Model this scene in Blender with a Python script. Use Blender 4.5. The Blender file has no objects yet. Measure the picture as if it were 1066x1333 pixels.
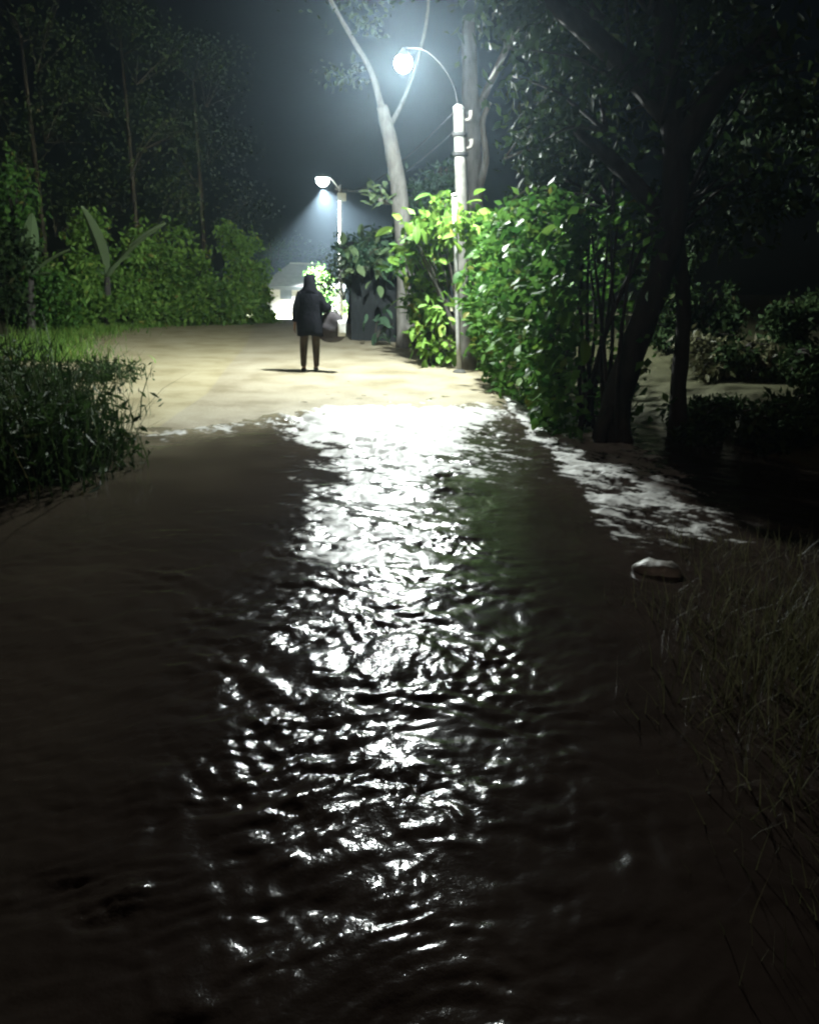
import bpy, bmesh, math, random
import numpy as np
from mathutils import Vector, Matrix

random.seed(11)
RNG = np.random.default_rng(11)
R = math.radians
scene = bpy.context.scene
COL = scene.collection

# ------------------------------------------------------------------ camera, sky, added fill light, exposure
CAM_H, PITCH, ROLL, FPX, W0, H0 = 1.7, R(15.55), R(1.5), 1100.0, 1066.0, 1333.0
c_f = Vector((0, math.cos(PITCH), -math.sin(PITCH)))
_r = Vector((1, 0, 0)); _u = Vector((0, math.sin(PITCH), math.cos(PITCH)))
c_r = _r * math.cos(ROLL) + _u * math.sin(ROLL)
c_u = _u * math.cos(ROLL) - _r * math.sin(ROLL)
cam_d = bpy.data.cameras.new('camera')
cam = bpy.data.objects.new('camera', cam_d)
COL.objects.link(cam)
m = Matrix.Identity(4)
for i in range(3):
    m[i][0], m[i][1], m[i][2] = c_r[i], c_u[i], -c_f[i]
m[0][3], m[1][3], m[2][3] = 0, 0, CAM_H
cam.matrix_world = m
cam_d.sensor_fit = 'HORIZONTAL'
cam_d.sensor_width = 36.0
cam_d.lens = 36.0 * FPX / W0
cam_d.clip_start = 0.05
cam_d.clip_end = 2000
scene.camera = cam

world = bpy.data.worlds.new('World')
scene.world = world
world.use_nodes = True
wn = world.node_tree
bg = wn.nodes['Background']
sky = wn.nodes.new('ShaderNodeTexSky')
sky.sky_type = 'NISHITA'
sky.sun_disc = False
sky.sun_elevation = R(28)
sky.sun_rotation = R(200)
wn.links.new(sky.outputs['Color'], bg.inputs['Color'])
bg.inputs['Strength'].default_value = 0.00022

fill_lamp_d = bpy.data.lights.new('warm_fill', 'SUN')  # added dim warm lamp from behind the camera, lifts the foreground
fill_lamp_d.energy = 0.15
fill_lamp_d.angle = R(12)
fill_lamp_d.color = (1.0, 0.72, 0.58)
fill_lamp = bpy.data.objects.new('warm_fill', fill_lamp_d)
COL.objects.link(fill_lamp)
fill_lamp.rotation_euler = (R(62), 0, R(-20))

vs = scene.view_settings
vs.view_transform = 'Standard'
vs.look = 'None'
vs.exposure = 0.0
vs.gamma = 1.0
vs.use_curve_mapping = False
scene.render.engine = 'CYCLES'
scene.cycles.use_denoising = True
scene.cycles.pixel_filter_type = 'BLACKMAN_HARRIS'
scene.cycles.filter_width = 2.3
scene.cycles.volume_bounces = 1
scene.cycles.max_bounces = 6
scene.cycles.diffuse_bounces = 3
scene.cycles.glossy_bounces = 3
scene.cycles.transmission_bounces = 4
scene.cycles.sample_clamp_direct = 80.0
scene.cycles.sample_clamp_indirect = 3.0


def ray(px, py):
    v = c_f * FPX + c_r * (px - W0 / 2) - c_u * (py - H0 / 2)
    return v.normalized()


def G(px, py, z=0.0):
    "ground point that the pixel of the photograph looks at"
    v = ray(px, py)
    t = (z - CAM_H) / v.z
    return Vector((v.x * t, v.y * t, z))


def P(px, py, d):
    "point at distance d (metres ahead) along the sight line"
    v = ray(px, py)
    t = d / v.y
    return Vector((v.x * t, d, CAM_H + v.z * t))


# ------------------------------------------------------------------ helpers
def tag(o, label=None, cat=None, group=None, kind=None):
    if label: o['label'] = label
    if cat: o['category'] = cat
    if group: o['group'] = group
    if kind: o['kind'] = kind
    return o


def empty(name, loc=(0, 0, 0), rz=0.0):
    o = bpy.data.objects.new(name, None)
    o.empty_display_size = 0.2
    o.location = loc
    o.rotation_euler = (0, 0, rz)
    COL.objects.link(o)
    return o


def link(name, me, mat=None, parent=None, smooth=False):
    o = bpy.data.objects.new(name, me)
    COL.objects.link(o)
    if mat is not None and not me.materials:
        me.materials.append(mat)
    if smooth:
        me.polygons.foreach_set('use_smooth', [True] * len(me.polygons))
    if parent is not None:
        o.parent = parent
    return o


def mesh_np(name, v, f):
    "v (N,3); f list or (M,3/4) int array"
    me = bpy.data.meshes.new(name)
    f = np.asarray(f, dtype=np.int32)
    n, k = f.shape
    me.vertices.add(len(v))
    me.vertices.foreach_set('co', np.asarray(v, dtype=np.float32).ravel())
    me.loops.add(n * k)
    me.loops.foreach_set('vertex_index', f.ravel())
    me.polygons.add(n)
    me.polygons.foreach_set('loop_start', np.arange(0, n * k, k, dtype=np.int32))
    me.polygons.foreach_set('loop_total', np.full(n, k, dtype=np.int32))
    me.update(calc_edges=True)
    return me


def mesh_py(name, v, f):
    me = bpy.data.meshes.new(name)
    me.from_pydata([tuple(a) for a in v], [], f)
    me.update()
    return me


def tube_vf(pts, rad, sides=8, rough=0.0, seed=0, off=0):
    rng = np.random.default_rng(seed)
    pts = [Vector(p) for p in pts]
    V, F = [], []
    up = Vector((0.13, 0.97, 0.21)).normalized()
    prev = None
    for i, p in enumerate(pts):
        a = pts[max(i - 1, 0)]; b = pts[min(i + 1, len(pts) - 1)]
        t = (b - a).normalized()
        if prev is None:
            s = t.cross(up)
            if s.length < 0.1: s = t.cross(Vector((1, 0, 0)))
            s.normalize()
        else:
            s = (prev - t * prev.dot(t)).normalized()
        prev = s
        n = t.cross(s)
        for k in range(sides):
            an = 2 * math.pi * k / sides
            rr = rad[i] * (1 + rough * rng.normal())
            V.append(p + s * math.cos(an) * rr + n * math.sin(an) * rr)
    for i in range(len(pts) - 1):
        for k in range(sides):
            a = off + i * sides + k; b = off + i * sides + (k + 1) % sides
            F.append((a, b, b + sides, a + sides))
    F.append(tuple(off + k for k in reversed(range(sides))))
    F.append(tuple(off + (len(pts) - 1) * sides + k for k in range(sides)))
    return V, F


def smooth_path(pts, rad, n=4):
    "Catmull-Rom through the control points"
    P_ = [Vector(p) for p in pts]
    out, ro = [], []
    for i in range(len(P_) - 1):
        p0 = P_[max(i - 1, 0)]; p1 = P_[i]; p2 = P_[i + 1]; p3 = P_[min(i + 2, len(P_) - 1)]
        for k in range(n):
            t = k / n
            out.append(0.5 * ((2 * p1) + (p2 - p0) * t + (2 * p0 - 5 * p1 + 4 * p2 - p3) * t * t + (3 * p1 - p0 - 3 * p2 + p3) * t ** 3))
            ro.append(rad[i] * (1 - t) + rad[i + 1] * t)
    out.append(P_[-1]); ro.append(rad[-1])
    return out, ro


def tubes(name, specs, mat, parent=None, sides=8, rough=0.05, seed=0, smooth=True):
    V, F = [], []
    for j, (pts, rad) in enumerate(specs):
        p, r_ = smooth_path(pts, rad)
        v, f = tube_vf(p, r_, sides, rough, seed + j, len(V))
        V += v; F += f
    return link(name, mesh_py(name, V, F), mat, parent, smooth)


def box_vf(lo, hi, off=0):
    (x0, y0, z0), (x1, y1, z1) = lo, hi
    V = [(x0, y0, z0), (x1, y0, z0), (x1, y1, z0), (x0, y1, z0), (x0, y0, z1), (x1, y0, z1), (x1, y1, z1), (x0, y1, z1)]
    F = [(0, 3, 2, 1), (4, 5, 6, 7), (0, 1, 5, 4), (1, 2, 6, 5), (2, 3, 7, 6), (3, 0, 4, 7)]
    return V, [tuple(a + off for a in f) for f in F]


def box(name, lo, hi, mat, parent=None, bevel=0.0):
    v, f = box_vf(lo, hi)
    me = mesh_py(name, v, f)
    if bevel:
        bm = bmesh.new(); bm.from_mesh(me)
        bmesh.ops.bevel(bm, geom=bm.edges[:], offset=bevel, segments=2, affect='EDGES')
        bm.to_mesh(me); bm.free()
    return link(name, me, mat, parent)


def lathe(name, prof, mat, parent, n=20, smooth=True):
    V, F = [], []
    for (r_, z) in prof:
        for k in range(n):
            a = 2 * math.pi * k / n
            V.append((r_ * math.cos(a), r_ * math.sin(a), z))
    for i in range(len(prof) - 1):
        for k in range(n):
            F.append((i * n + k, i * n + (k + 1) % n, (i + 1) * n + (k + 1) % n, (i + 1) * n + k))
    F.append(tuple(range(n - 1, -1, -1))); F.append(tuple((len(prof) - 1) * n + k for k in range(n)))
    return link(name, mesh_py(name, V, F), mat, parent, smooth)


def hash2(ix, iy, s):
    n = (ix * 374761393 + iy * 668265263 + s * 974634777) & 0xFFFFFFFF
    n = ((n ^ (n >> 13)) * 1274126177) & 0xFFFFFFFF
    return ((n ^ (n >> 16)) & 0xFFFF) / 65535.0


def vnoise(x, y, s=0):
    ix = np.floor(x).astype(np.int64); iy = np.floor(y).astype(np.int64)
    fx = x - ix; fy = y - iy
    fx = fx * fx * fx * (fx * (fx * 6 - 15) + 10); fy = fy * fy * fy * (fy * (fy * 6 - 15) + 10)
    a = hash2(ix, iy, s); b = hash2(ix + 1, iy, s); c = hash2(ix, iy + 1, s); d = hash2(ix + 1, iy + 1, s)
    return (a * (1 - fx) + b * fx) * (1 - fy) + (c * (1 - fx) + d * fx) * fy - 0.5


def sstep(a, b, x):
    t = np.clip((x - a) / (b - a), 0, 1)
    return t * t * (3 - 2 * t)


# ------------------------------------------------------------------ materials
def new_mat(name):
    mt = bpy.data.materials.new(name)
    mt.use_nodes = True
    nt = mt.node_tree
    return mt, nt, nt.nodes['Principled BSDF']


def noise_node(nt, scale, detail=4, rough=0.55, coord='Object', stretch=None):
    tc = nt.nodes.new('ShaderNodeTexCoord')
    n = nt.nodes.new('ShaderNodeTexNoise')
    n.inputs['Scale'].default_value = scale
    n.inputs['Detail'].default_value = detail
    n.inputs['Roughness'].default_value = rough
    src = tc.outputs[coord]
    if stretch:
        mp = nt.nodes.new('ShaderNodeMapping')
        mp.inputs['Scale'].default_value = stretch
        nt.links.new(src, mp.inputs['Vector']); src = mp.outputs['Vector']
    nt.links.new(src, n.inputs['Vector'])
    return n


def ramp(nt, src, stops):
    r_ = nt.nodes.new('ShaderNodeValToRGB')
    el = r_.color_ramp.elements
    el[0].position, el[0].color = stops[0][0], (*stops[0][1], 1)
    el[1].position, el[1].color = stops[-1][0], (*stops[-1][1], 1)
    for p_, c_ in stops[1:-1]:
        e = el.new(p_); e.color = (*c_, 1)
    nt.links.new(src, r_.inputs['Fac'])
    return r_


def bump(nt, src, bsdf, strength=0.4, dist=0.02):
    b = nt.nodes.new('ShaderNodeBump')
    b.inputs['Strength'].default_value = strength
    b.inputs['Distance'].default_value = dist
    nt.links.new(src, b.inputs['Height'])
    nt.links.new(b.outputs['Normal'], bsdf.inputs['Normal'])
    return b


def simple_mat(name, c1, c2, scale=6, rough=0.7, bstr=0.3, bdist=0.01, spec=0.4, stretch=None):
    mt, nt, b = new_mat(name)
    n = noise_node(nt, scale, 6, 0.6, stretch=stretch)
    r_ = ramp(nt, n.outputs['Fac'], [(0.3, c1), (0.7, c2)])
    nt.links.new(r_.outputs['Color'], b.inputs['Base Color'])
    b.inputs['Roughness'].default_value = rough
    b.inputs['Specular IOR Level'].default_value = spec
    if bstr: bump(nt, n.outputs['Fac'], b, bstr, bdist)
    return mt


def leaf_mat(name, dark, light, rough=0.5, trans=0.35, spec=0.22):
    mt, nt, b = new_mat(name)
    g = nt.nodes.new('ShaderNodeNewGeometry')
    oi = nt.nodes.new('ShaderNodeObjectInfo')
    ad = nt.nodes.new('ShaderNodeMath'); ad.operation = 'ADD'
    fr = nt.nodes.new('ShaderNodeMath'); fr.operation = 'FRACT'
    nt.links.new(g.outputs['Random Per Island'], ad.inputs[0])
    nt.links.new(oi.outputs['Random'], ad.inputs[1])
    nt.links.new(ad.outputs[0], fr.inputs[0])
    r_ = ramp(nt, fr.outputs[0], [(0.0, dark), (0.72, light), (0.95, tuple(min(1, c * 1.25) for c in light)), (1.0, (light[1] * 0.9, light[1] * 0.8, light[2]))])
    nt.links.new(r_.outputs['Color'], b.inputs['Base Color'])
    b.inputs['Roughness'].default_value = rough
    b.inputs['Specular IOR Level'].default_value = spec
    tr = nt.nodes.new('ShaderNodeBsdfTranslucent')
    nt.links.new(r_.outputs['Color'], tr.inputs['Color'])
    mx = nt.nodes.new('ShaderNodeMixShader')
    mx.inputs[0].default_value = trans
    nt.links.new(b.outputs[0], mx.inputs[1]); nt.links.new(tr.outputs[0], mx.inputs[2])
    nt.links.new(mx.outputs[0], nt.nodes['Material Output'].inputs['Surface'])
    return mt


M = {}
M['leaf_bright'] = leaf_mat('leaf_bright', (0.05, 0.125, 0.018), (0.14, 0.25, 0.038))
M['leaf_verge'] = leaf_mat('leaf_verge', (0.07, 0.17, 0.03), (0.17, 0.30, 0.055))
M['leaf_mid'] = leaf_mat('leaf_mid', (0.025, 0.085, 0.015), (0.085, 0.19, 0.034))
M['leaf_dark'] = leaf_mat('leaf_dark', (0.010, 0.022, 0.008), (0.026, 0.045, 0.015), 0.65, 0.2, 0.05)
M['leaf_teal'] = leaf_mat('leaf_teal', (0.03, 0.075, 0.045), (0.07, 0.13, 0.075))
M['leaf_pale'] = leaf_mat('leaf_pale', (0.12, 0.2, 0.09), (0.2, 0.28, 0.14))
M['grass'] = leaf_mat('grass', (0.05, 0.055, 0.025), (0.10, 0.10, 0.05), 0.5, 0.25)
M['reed'] = leaf_mat('reed', (0.012, 0.026, 0.008), (0.035, 0.06, 0.018), 0.6, 0.25, 0.15)
M['leaf_reed'] = leaf_mat('leaf_reed', (0.012, 0.03, 0.008), (0.035, 0.07, 0.018), 0.6, 0.25, 0.15)
M['leaf_lime'] = leaf_mat('leaf_lime', (0.09, 0.20, 0.03), (0.20, 0.36, 0.07))
M['bark_pale'] = simple_mat('bark_pale', (0.10, 0.098, 0.088), (0.22, 0.215, 0.195), 9, 0.85, 0.6, 0.03, 0.2, (1, 1, 0.35))
M['bark_dark'] = simple_mat('bark_dark', (0.012, 0.010, 0.009), (0.034, 0.029, 0.024), 7, 0.85, 0.8, 0.05, 0.25, (1, 1, 0.3))
M['bark_grey'] = simple_mat('bark_grey', (0.035, 0.033, 0.028), (0.085, 0.08, 0.07), 8, 0.85, 0.6, 0.03, 0.2, (1, 1, 0.35))
M['concrete'] = simple_mat('concrete', (0.035, 0.035, 0.03), (0.12, 0.118, 0.105), 4, 0.8, 0.25, 0.01, 0.3)
M['metal'] = simple_mat('metal', (0.30, 0.31, 0.30), (0.42, 0.43, 0.41), 14, 0.45, 0.1, 0.004, 0.5)
M['metal_dark'] = simple_mat('metal_dark', (0.008, 0.008, 0.008), (0.02, 0.02, 0.02), 14, 0.8, 0.1, 0.004, 0.1)
M['stone'] = simple_mat('stone', (0.10, 0.095, 0.08), (0.36, 0.34, 0.3), 7, 0.45, 0.7, 0.03, 0.5)
M['kerb'] = simple_mat('kerb', (0.24, 0.23, 0.2), (0.42, 0.41, 0.37), 11, 0.35, 0.6, 0.02, 0.5)
M['plaster'] = simple_mat('plaster', (0.15, 0.148, 0.14), (0.22, 0.217, 0.2), 2, 0.8, 0.1, 0.01, 0.3)
M['tin'] = simple_mat('tin', (0.3, 0.305, 0.3), (0.42, 0.425, 0.41), 3, 0.5, 0.1, 0.01, 0.5)
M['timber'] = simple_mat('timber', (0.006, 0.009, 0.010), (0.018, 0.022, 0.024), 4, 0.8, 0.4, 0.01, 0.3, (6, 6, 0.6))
M['glass'] = simple_mat('glass', (0.02, 0.025, 0.03), (0.03, 0.035, 0.04), 2, 0.08, 0, 0, 0.5)
M['coat'] = simple_mat('coat', (0.003, 0.0035, 0.005), (0.008, 0.0085, 0.012), 4, 0.9, 0.9, 0.05, 0.08)
M['trousers'] = simple_mat('trousers', (0.028, 0.021, 0.014), (0.055, 0.042, 0.029), 6, 0.85, 0.4, 0.01, 0.2)
M['skin'] = simple_mat('skin', (0.16, 0.085, 0.05), (0.22, 0.125, 0.08), 12, 0.5, 0.05, 0.003, 0.4)
M['hair'] = simple_mat('hair', (0.008, 0.007, 0.006), (0.02, 0.018, 0.016), 20, 0.5, 0.5, 0.01, 0.4)
M['bag'] = simple_mat('bag', (0.022, 0.02, 0.024), (0.05, 0.042, 0.045), 6, 0.8, 0.6, 0.03, 0.3)
M['pale_cloth'] = simple_mat('pale_cloth', (0.5, 0.5, 0.48), (0.62, 0.62, 0.6), 8, 0.8, 0.3, 0.01, 0.3)


def emit_mat(name, col, s):
    mt, nt, b = new_mat(name)
    b.inputs['Base Color'].default_value = (0.8, 0.8, 0.8, 1)
    b.inputs['Emission Color'].default_value = (*col, 1)
    b.inputs['Emission Strength'].default_value = s
    return mt


M['lens'] = emit_mat('lens', (0.92, 1.0, 0.98), 40.0)

# ------------------------------------------------------------------ terrain
_ex = np.array([0, 5, 9, 13, 16, 20, 24.5, 28, 31, 40, 50, 64, 200.])
_er = np.array([1.45, 1.36, 1.30, 1.25, 1.2, 0.8, 0.2, -1.0, -2.4, -4.0, -4.6, -5.2, -5.2])
_el = np.array([-3.2, -3.2, -3.6, -5.2, -7.0, -8.6, -9.0, -7.6, -5.9, -7.4, -8.6, -10.0, -10.0])


def right_edge(y): return np.interp(y, _ex, _er)


def left_edge(y): return np.interp(y, _ex, _el)


_sx = np.array([-30, -6, -4.2, -2.9, -2.1, -1.5, -0.5, 0.6, 1.3, 2.0, 30])
_sd = np.array([6.5, 7.2, 8.1, 9.2, 10.0, 11.1, 11.5, 11.6, 12.2, 13.2, 13.2])


def shore(x): return np.interp(x, _sx, _sd) + 0.5 * vnoise(x * 1.7, x * 0 + 0.37, 77) + 0.25 * vnoise(x * 5.1, x * 0 + 0.7, 78)


def terrain(x, y):
    d = y - shore(x)
    z = np.where(d > 0, 0.016 * np.minimum(d, 5), -0.30 * (1 - np.exp(d / 3.0)))
    z = z - 1.0 * sstep(24, 60, y)
    z += 0.014 * vnoise(x * 1.6, y * 1.6, 3) + 0.008 * vnoise(x * 5, y * 5, 4)
    sr = x - right_edge(y)
    sl = left_edge(y) - x
    far = sstep(8.0, 11.0, y)
    z += far * 0.55 * sstep(0.5, 3.5, sr) + 0.35 * sstep(0.2, 3.5, sl)
    # grassy shoulder by the photographer, and the rough spill strip beside the kerb
    near = 1 - sstep(3.2, 5.0, y)
    z += near * (0.42 * sstep(-0.25, 2.2, x - 1.1 + 0.05 * y)) * (y > -50)
    z += 0.55 * sstep(1.6, 4.5, x - 1.3) * (1 - far) * (1 - near)
    bumpy = sstep(0.15, 1.2, sr) * 1.0
    z += bumpy * (0.10 * vnoise(x * 0.9, y * 0.9, 7) + 0.05 * vnoise(x * 2.7, y * 2.7, 8))
    z += sstep(0.3, 2, sl) * (0.14 * vnoise(x * 0.8, y * 0.8, 9) + 0.05 * vnoise(x * 2.3, y * 2.3, 10))
    return z


def zt(x, y): return float(terrain(np.array([x], float), np.array([y], float))[0])


def axis(lo, hi, near_lo, near_hi, step, grow=1.12):
    a = list(np.arange(near_lo, near_hi + 1e-6, step))
    s = step
    while a[-1] < hi:
        s *= grow; a.append(min(a[-1] + s, hi))
    s = step
    while a[0] > lo:
        s *= grow; a.insert(0, max(a[0] - s, lo))
    return np.array(a)


def grid_faces(nx, ny):
    i = np.arange(nx - 1)[None, :] + nx * np.arange(ny - 1)[:, None]
    i = i.ravel()
    return np.stack([i, i + 1, i + 1 + nx, i + nx], 1)


gx = axis(-160, 160, -11, 9, 0.16)
gy = axis(-30, 220, 0, 34, 0.16)
X, Y = np.meshgrid(gx, gy)
Z = terrain(X, Y)
gm = mesh_np('ground', np.stack([X, Y, Z], -1).reshape(-1, 3), grid_faces(len(gx), len(gy)))
mud = (1 - sstep(0.1, 0.9, X - right_edge(Y))) * (1 - sstep(-0.6, 0.8, left_edge(Y) - X + 1.2 * vnoise(X * 0.8, Y * 0.8, 21)))
at = gm.attributes.new('mud', 'FLOAT', 'POINT')
at.data.foreach_set('value', mud.ravel().astype(np.float32))

mt, nt, b = new_mat('ground')
an = nt.nodes.new('ShaderNodeAttribute'); an.attribute_name = 'mud'
n1 = noise_node(nt, 1.3, 8, 0.65)
n2 = noise_node(nt, 22, 6, 0.65)
mudc = ramp(nt, n1.outputs['Fac'], [(0.36, (0.24, 0.205, 0.11)), (0.5, (0.33, 0.29, 0.175)), (0.66, (0.38, 0.34, 0.22))])
soil = ramp(nt, n2.outputs['Fac'], [(0.3, (0.025, 0.025, 0.012)), (0.7, (0.075, 0.075, 0.035))])
mix = nt.nodes.new('ShaderNodeMixRGB')
nt.links.new(an.outputs['Fac'], mix.inputs['Fac'])
nt.links.new(soil.outputs['Color'], mix.inputs['Color1']); nt.links.new(mudc.outputs['Color'], mix.inputs['Color2'])
nt.links.new(mix.outputs['Color'], b.inputs['Base Color'])
b.inputs['Roughness'].default_value = 0.6
b.inputs['Specular IOR Level'].default_value = 0.3
bump(nt, n2.outputs['Fac'], b, 0.35, 0.03)
ground = link('ground', gm, mt, None, True)
tag(ground, 'brown muddy ground and dark soil banks beside the lane', kind='structure')

# the lane itself: mud-smeared asphalt running up to the house
ys = np.concatenate([np.arange(2.0, 24, 0.25), np.arange(24, 70, 0.5)])
us = np.linspace(0, 1, 60)
lw = np.interp(ys, [0, 12, 20, 31, 70], [-2.6, -2.9, -3.9, -5.7, -9.6])
RX = lw[:, None] + (right_edge(ys) - 0.03 - lw)[:, None] * us[None, :]
RY = np.repeat(ys[:, None], len(us), 1)
crown = 0.02 * np.sin(np.pi * us)[None, :]
RZ = terrain(RX, RY) + 0.006 + crown - 0.016 * (np.exp(-((us[None, :] - 0.42) / 0.05) ** 2) + np.exp(-((us[None, :] - 0.78) / 0.05) ** 2)) * (0.7 + vnoise(RX * 0.7, RY * 0.4, 88)) + 0.006 * vnoise(RX * 4, RY * 4, 89)
rm = mesh_np('road', np.stack([RX, RY, RZ], -1).reshape(-1, 3), grid_faces(len(us), len(ys)))
mt, nt, b = new_mat('road')
n1 = noise_node(nt, 1.3, 8, 0.65)
n2 = noise_node(nt, 45, 5, 0.7)
rc = ramp(nt, n1.outputs['Fac'], [(0.36, (0.25, 0.215, 0.135)), (0.5, (0.35, 0.31, 0.215)), (0.66, (0.40, 0.365, 0.265))])
grit = ramp(nt, n2.outputs['Fac'], [(0.35, (0.62, 0.6, 0.56)), (0.6, (1.0, 1.0, 1.0))])
gm_ = nt.nodes.new('ShaderNodeMixRGB'); gm_.blend_type = 'MULTIPLY'; gm_.inputs['Fac'].default_value = 0.8
nt.links.new(rc.outputs['Color'], gm_.inputs['Color1']); nt.links.new(grit.outputs['Color'], gm_.inputs['Color2'])
nt.links.new(gm_.outputs['Color'], b.inputs['Base Color'])
rr = nt.nodes.new('ShaderNodeMapRange')
rr.inputs['To Min'].default_value = 0.35; rr.inputs['To Max'].default_value = 0.75
nt.links.new(n1.outputs['Fac'], rr.inputs['Value']); nt.links.new(rr.outputs[0], b.inputs['Roughness'])
b.inputs['Specular IOR Level'].default_value = 0.3
bump(nt, n2.outputs['Fac'], b, 0.5, 0.02)
road = link('road', rm, mt, None, True)
tag(road, 'mud covered village lane running away to the house', kind='structure')

# ------------------------------------------------------------------ flood water
wy = [0.75]
while wy[-1] < 14.6: wy.append(wy[-1] + max(0.008, wy[-1] * 0.0042))
wy = np.array(wy)
wx = axis(-9.0, 4.6, -2.2, 2.6, 0.0125, 1.02)
X, Y = np.meshgrid(wx, wy)


def blob(cx, cy, rx, ry, x=X, y=Y):
    return np.exp(-(((x - cx) / rx) ** 2 + ((y - cy) / ry) ** 2))


wob = 0.6 * vnoise(X * 1.3, Y * 1.1, 31)
lane = np.exp(-((X + np.interp(Y, [0, 1.5, 2.4, 3.5], [0.4, 0.35, 0.2, 0.05]) + 0.5 * wob) / np.interp(Y, [0, 2, 3, 6, 9, 11, 15], [0.75, 0.8, 0.75, 0.85, 1.25, 2.3, 2.4])) ** 4)
A = 0.42 + lane * np.interp(Y, [0, 1.2, 2.2, 2.6, 3.5, 6, 7.5, 9, 11.4, 15], [0.55, 0.5, 0.34, 0.8, 0.85, 0.9, 1.5, 2.6, 3.0, 2.0]) * np.clip(1.0 + 1.5 * vnoise(X * 2.4, Y * 2.0, 38) + 0.8 * vnoise(X * 6, Y * 5, 39), 0.25, 2)
A += 1.6 * np.exp(-((Y - shore(X) + 0.35) / 0.5) ** 2) * (X > -3.6) * (X < 1.2)         # riffle along the shore
pool = sstep(0.2, 0.85, blob(-1.85, 7.3, 1.25, 1.8) + 0.45 * wob + 0.5 * vnoise(X * 5, Y * 4, 33))
slack = sstep(0.25, 0.75, blob(0.98, 6.6, 0.62, 2.5) + 0.5 * wob + 0.75 * vnoise(X * 5, Y * 3.6, 34))
A *= (1 - 0.93 * pool) * (1 - 0.5 * slack)                                              # still pool on the left, slack water by the kerb
rag = right_edge(Y) + 0.16 * vnoise(Y * 1.3, Y * 0 + 0.2, 67) + 0.12 * vnoise(X * 3, Y * 3.2, 68) + 0.08 * vnoise(X * 9, Y * 8, 69)
spill = sstep(0.0, 0.16, X - rag) * sstep(4.9, 5.8, Y) * (1 - sstep(2.2, 3.2, X))
A += 1.3 * spill
A += 0.4 * blob(-0.7, 3.6, 0.5, 0.8)
spk = sstep(0.08, 0.32, vnoise(X * 3.6 + 2, Y * 4.5, 35)) * sstep(-0.15, 0.1, vnoise(X * 1.4, Y * 1.7, 36))
A += 2.0 * np.exp(-((Y - shore(X) + 0.45) / 0.45) ** 2) * sstep(-3.3, -2.4, X) * (1 - sstep(-0.6, 0.2, X))
A += 2.6 * spk * (0.8 * blob(-0.5, 1.85, 0.5, 0.6) + 0.35 * blob(-1.1, 4.9, 0.4, 0.4) + 0.4 * blob(0.6, 2.8, 0.3, 0.3))
# pale mask: foam breaking over the lane, plus lamp glints painted white
fz = np.exp(-((X + 0.35 + 0.6 * wob) / np.interp(Y, [0, 6, 8, 10, 11.4, 15], [0.3, 0.5, 0.8, 1.25, 1.7, 1.5])) ** 4) * np.interp(Y, [0, 4, 5, 6.2, 7.6, 8.6, 11.2, 11.7, 12.2], [0, 0.15, 0.38, 0.55, 0.8, 1.0, 1.0, 0.6, 0.0])
fz = np.maximum(fz * (1 - pool) * (1 - 0.75 * slack), 0.33 * np.exp(-((X - 0.75) / 0.5) ** 4) * sstep(6.2, 7.6, Y) * (1 - sstep(10.5, 11.5, Y)))  # pale flecks painted for dappled lamplight on the slack water
fz = np.maximum(fz, 0.5 * np.exp(-((Y - shore(X) + 0.45 + 0.3 * wob) / 0.42) ** 2) * sstep(-3.3, -2.4, X) * (1 - sstep(-1.2, -0.6, X)))  # white streak painted for glints along the left shore
fz = np.maximum(fz, spill * np.interp(Y, [5, 6, 8, 13], [0.2, 0.42, 0.66, 0.9]) * (1 - sstep(0.7, 1.7, X - right_edge(Y))))
fu = X * 0.8 - Y * 0.6; fv = X * 0.6 + Y * 0.8                      # streaks drawn out along the current, down and to the right
fn = 0.5 + 0.8 * vnoise(fu * 3.2 + 0.8 * vnoise(X * 3, Y * 3, 61), fv * 7.0, 62) + 0.8 * vnoise(fu * 9, fv * 22, 63) + 0.5 * vnoise(fu * 26, fv * 50, 64)
froth_glint = sstep(0.0, 0.55, fz * 1.5 - fn) * sstep(0.03, 0.3, fz)
depth = np.clip(-np.maximum(terrain(X, Y), np.where((X < right_edge(Y)) & (X > -2.8), terrain(X, Y) + 0.03, -9)), 0, 1)
shallow = np.exp(-depth / (0.04 + 0.035 * (1 - sstep(-1.4, -0.4, X)))) * (0.8 + 0.5 * vnoise(X * 3, Y * 3, 66))
shallow = np.clip(shallow, 0, 1)
H = np.zeros_like(X)
wxp = X + 0.18 * vnoise(X * 2.1, Y * 2.1, 41) + 0.06 * vnoise(X * 6, Y * 6, 42)
wyp = Y + 0.18 * vnoise(X * 2.1, Y * 2.1, 43) + 0.06 * vnoise(X * 6, Y * 6, 44)
rng = np.random.default_rng(5)
for lam, slope, cnt in ((0.9, 0.025, 5), (0.5, 0.04, 7), (0.28, 0.06, 9), (0.16, 0.085, 10), (0.09, 0.10, 10), (0.055, 0.085, 9)):
    band = np.zeros_like(X)
    for q in range(cnt):
        th = rng.normal(R(-62), R(48))
        l_ = lam * rng.uniform(0.75, 1.3)
        k_ = 2 * math.pi / l_
        ph = k_ * (wxp * math.cos(th) + wyp * math.sin(th)) + rng.uniform(0, 7)
        amp = slope * math.sqrt(2.0 / cnt) / k_
        band += amp * (np.sin(ph) + 0.22 * np.sin(2 * ph + 0.6))
    patch = 0.75 + 1.1 * vnoise(X / lam * 0.35 + 7, Y / lam * 0.35, int(lam * 100))
    fade = np.clip(lam / (Y * 0.0042) / 3.0 - 0.4, 0, 1)
    H += band * patch * fade
H *= A
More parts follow.
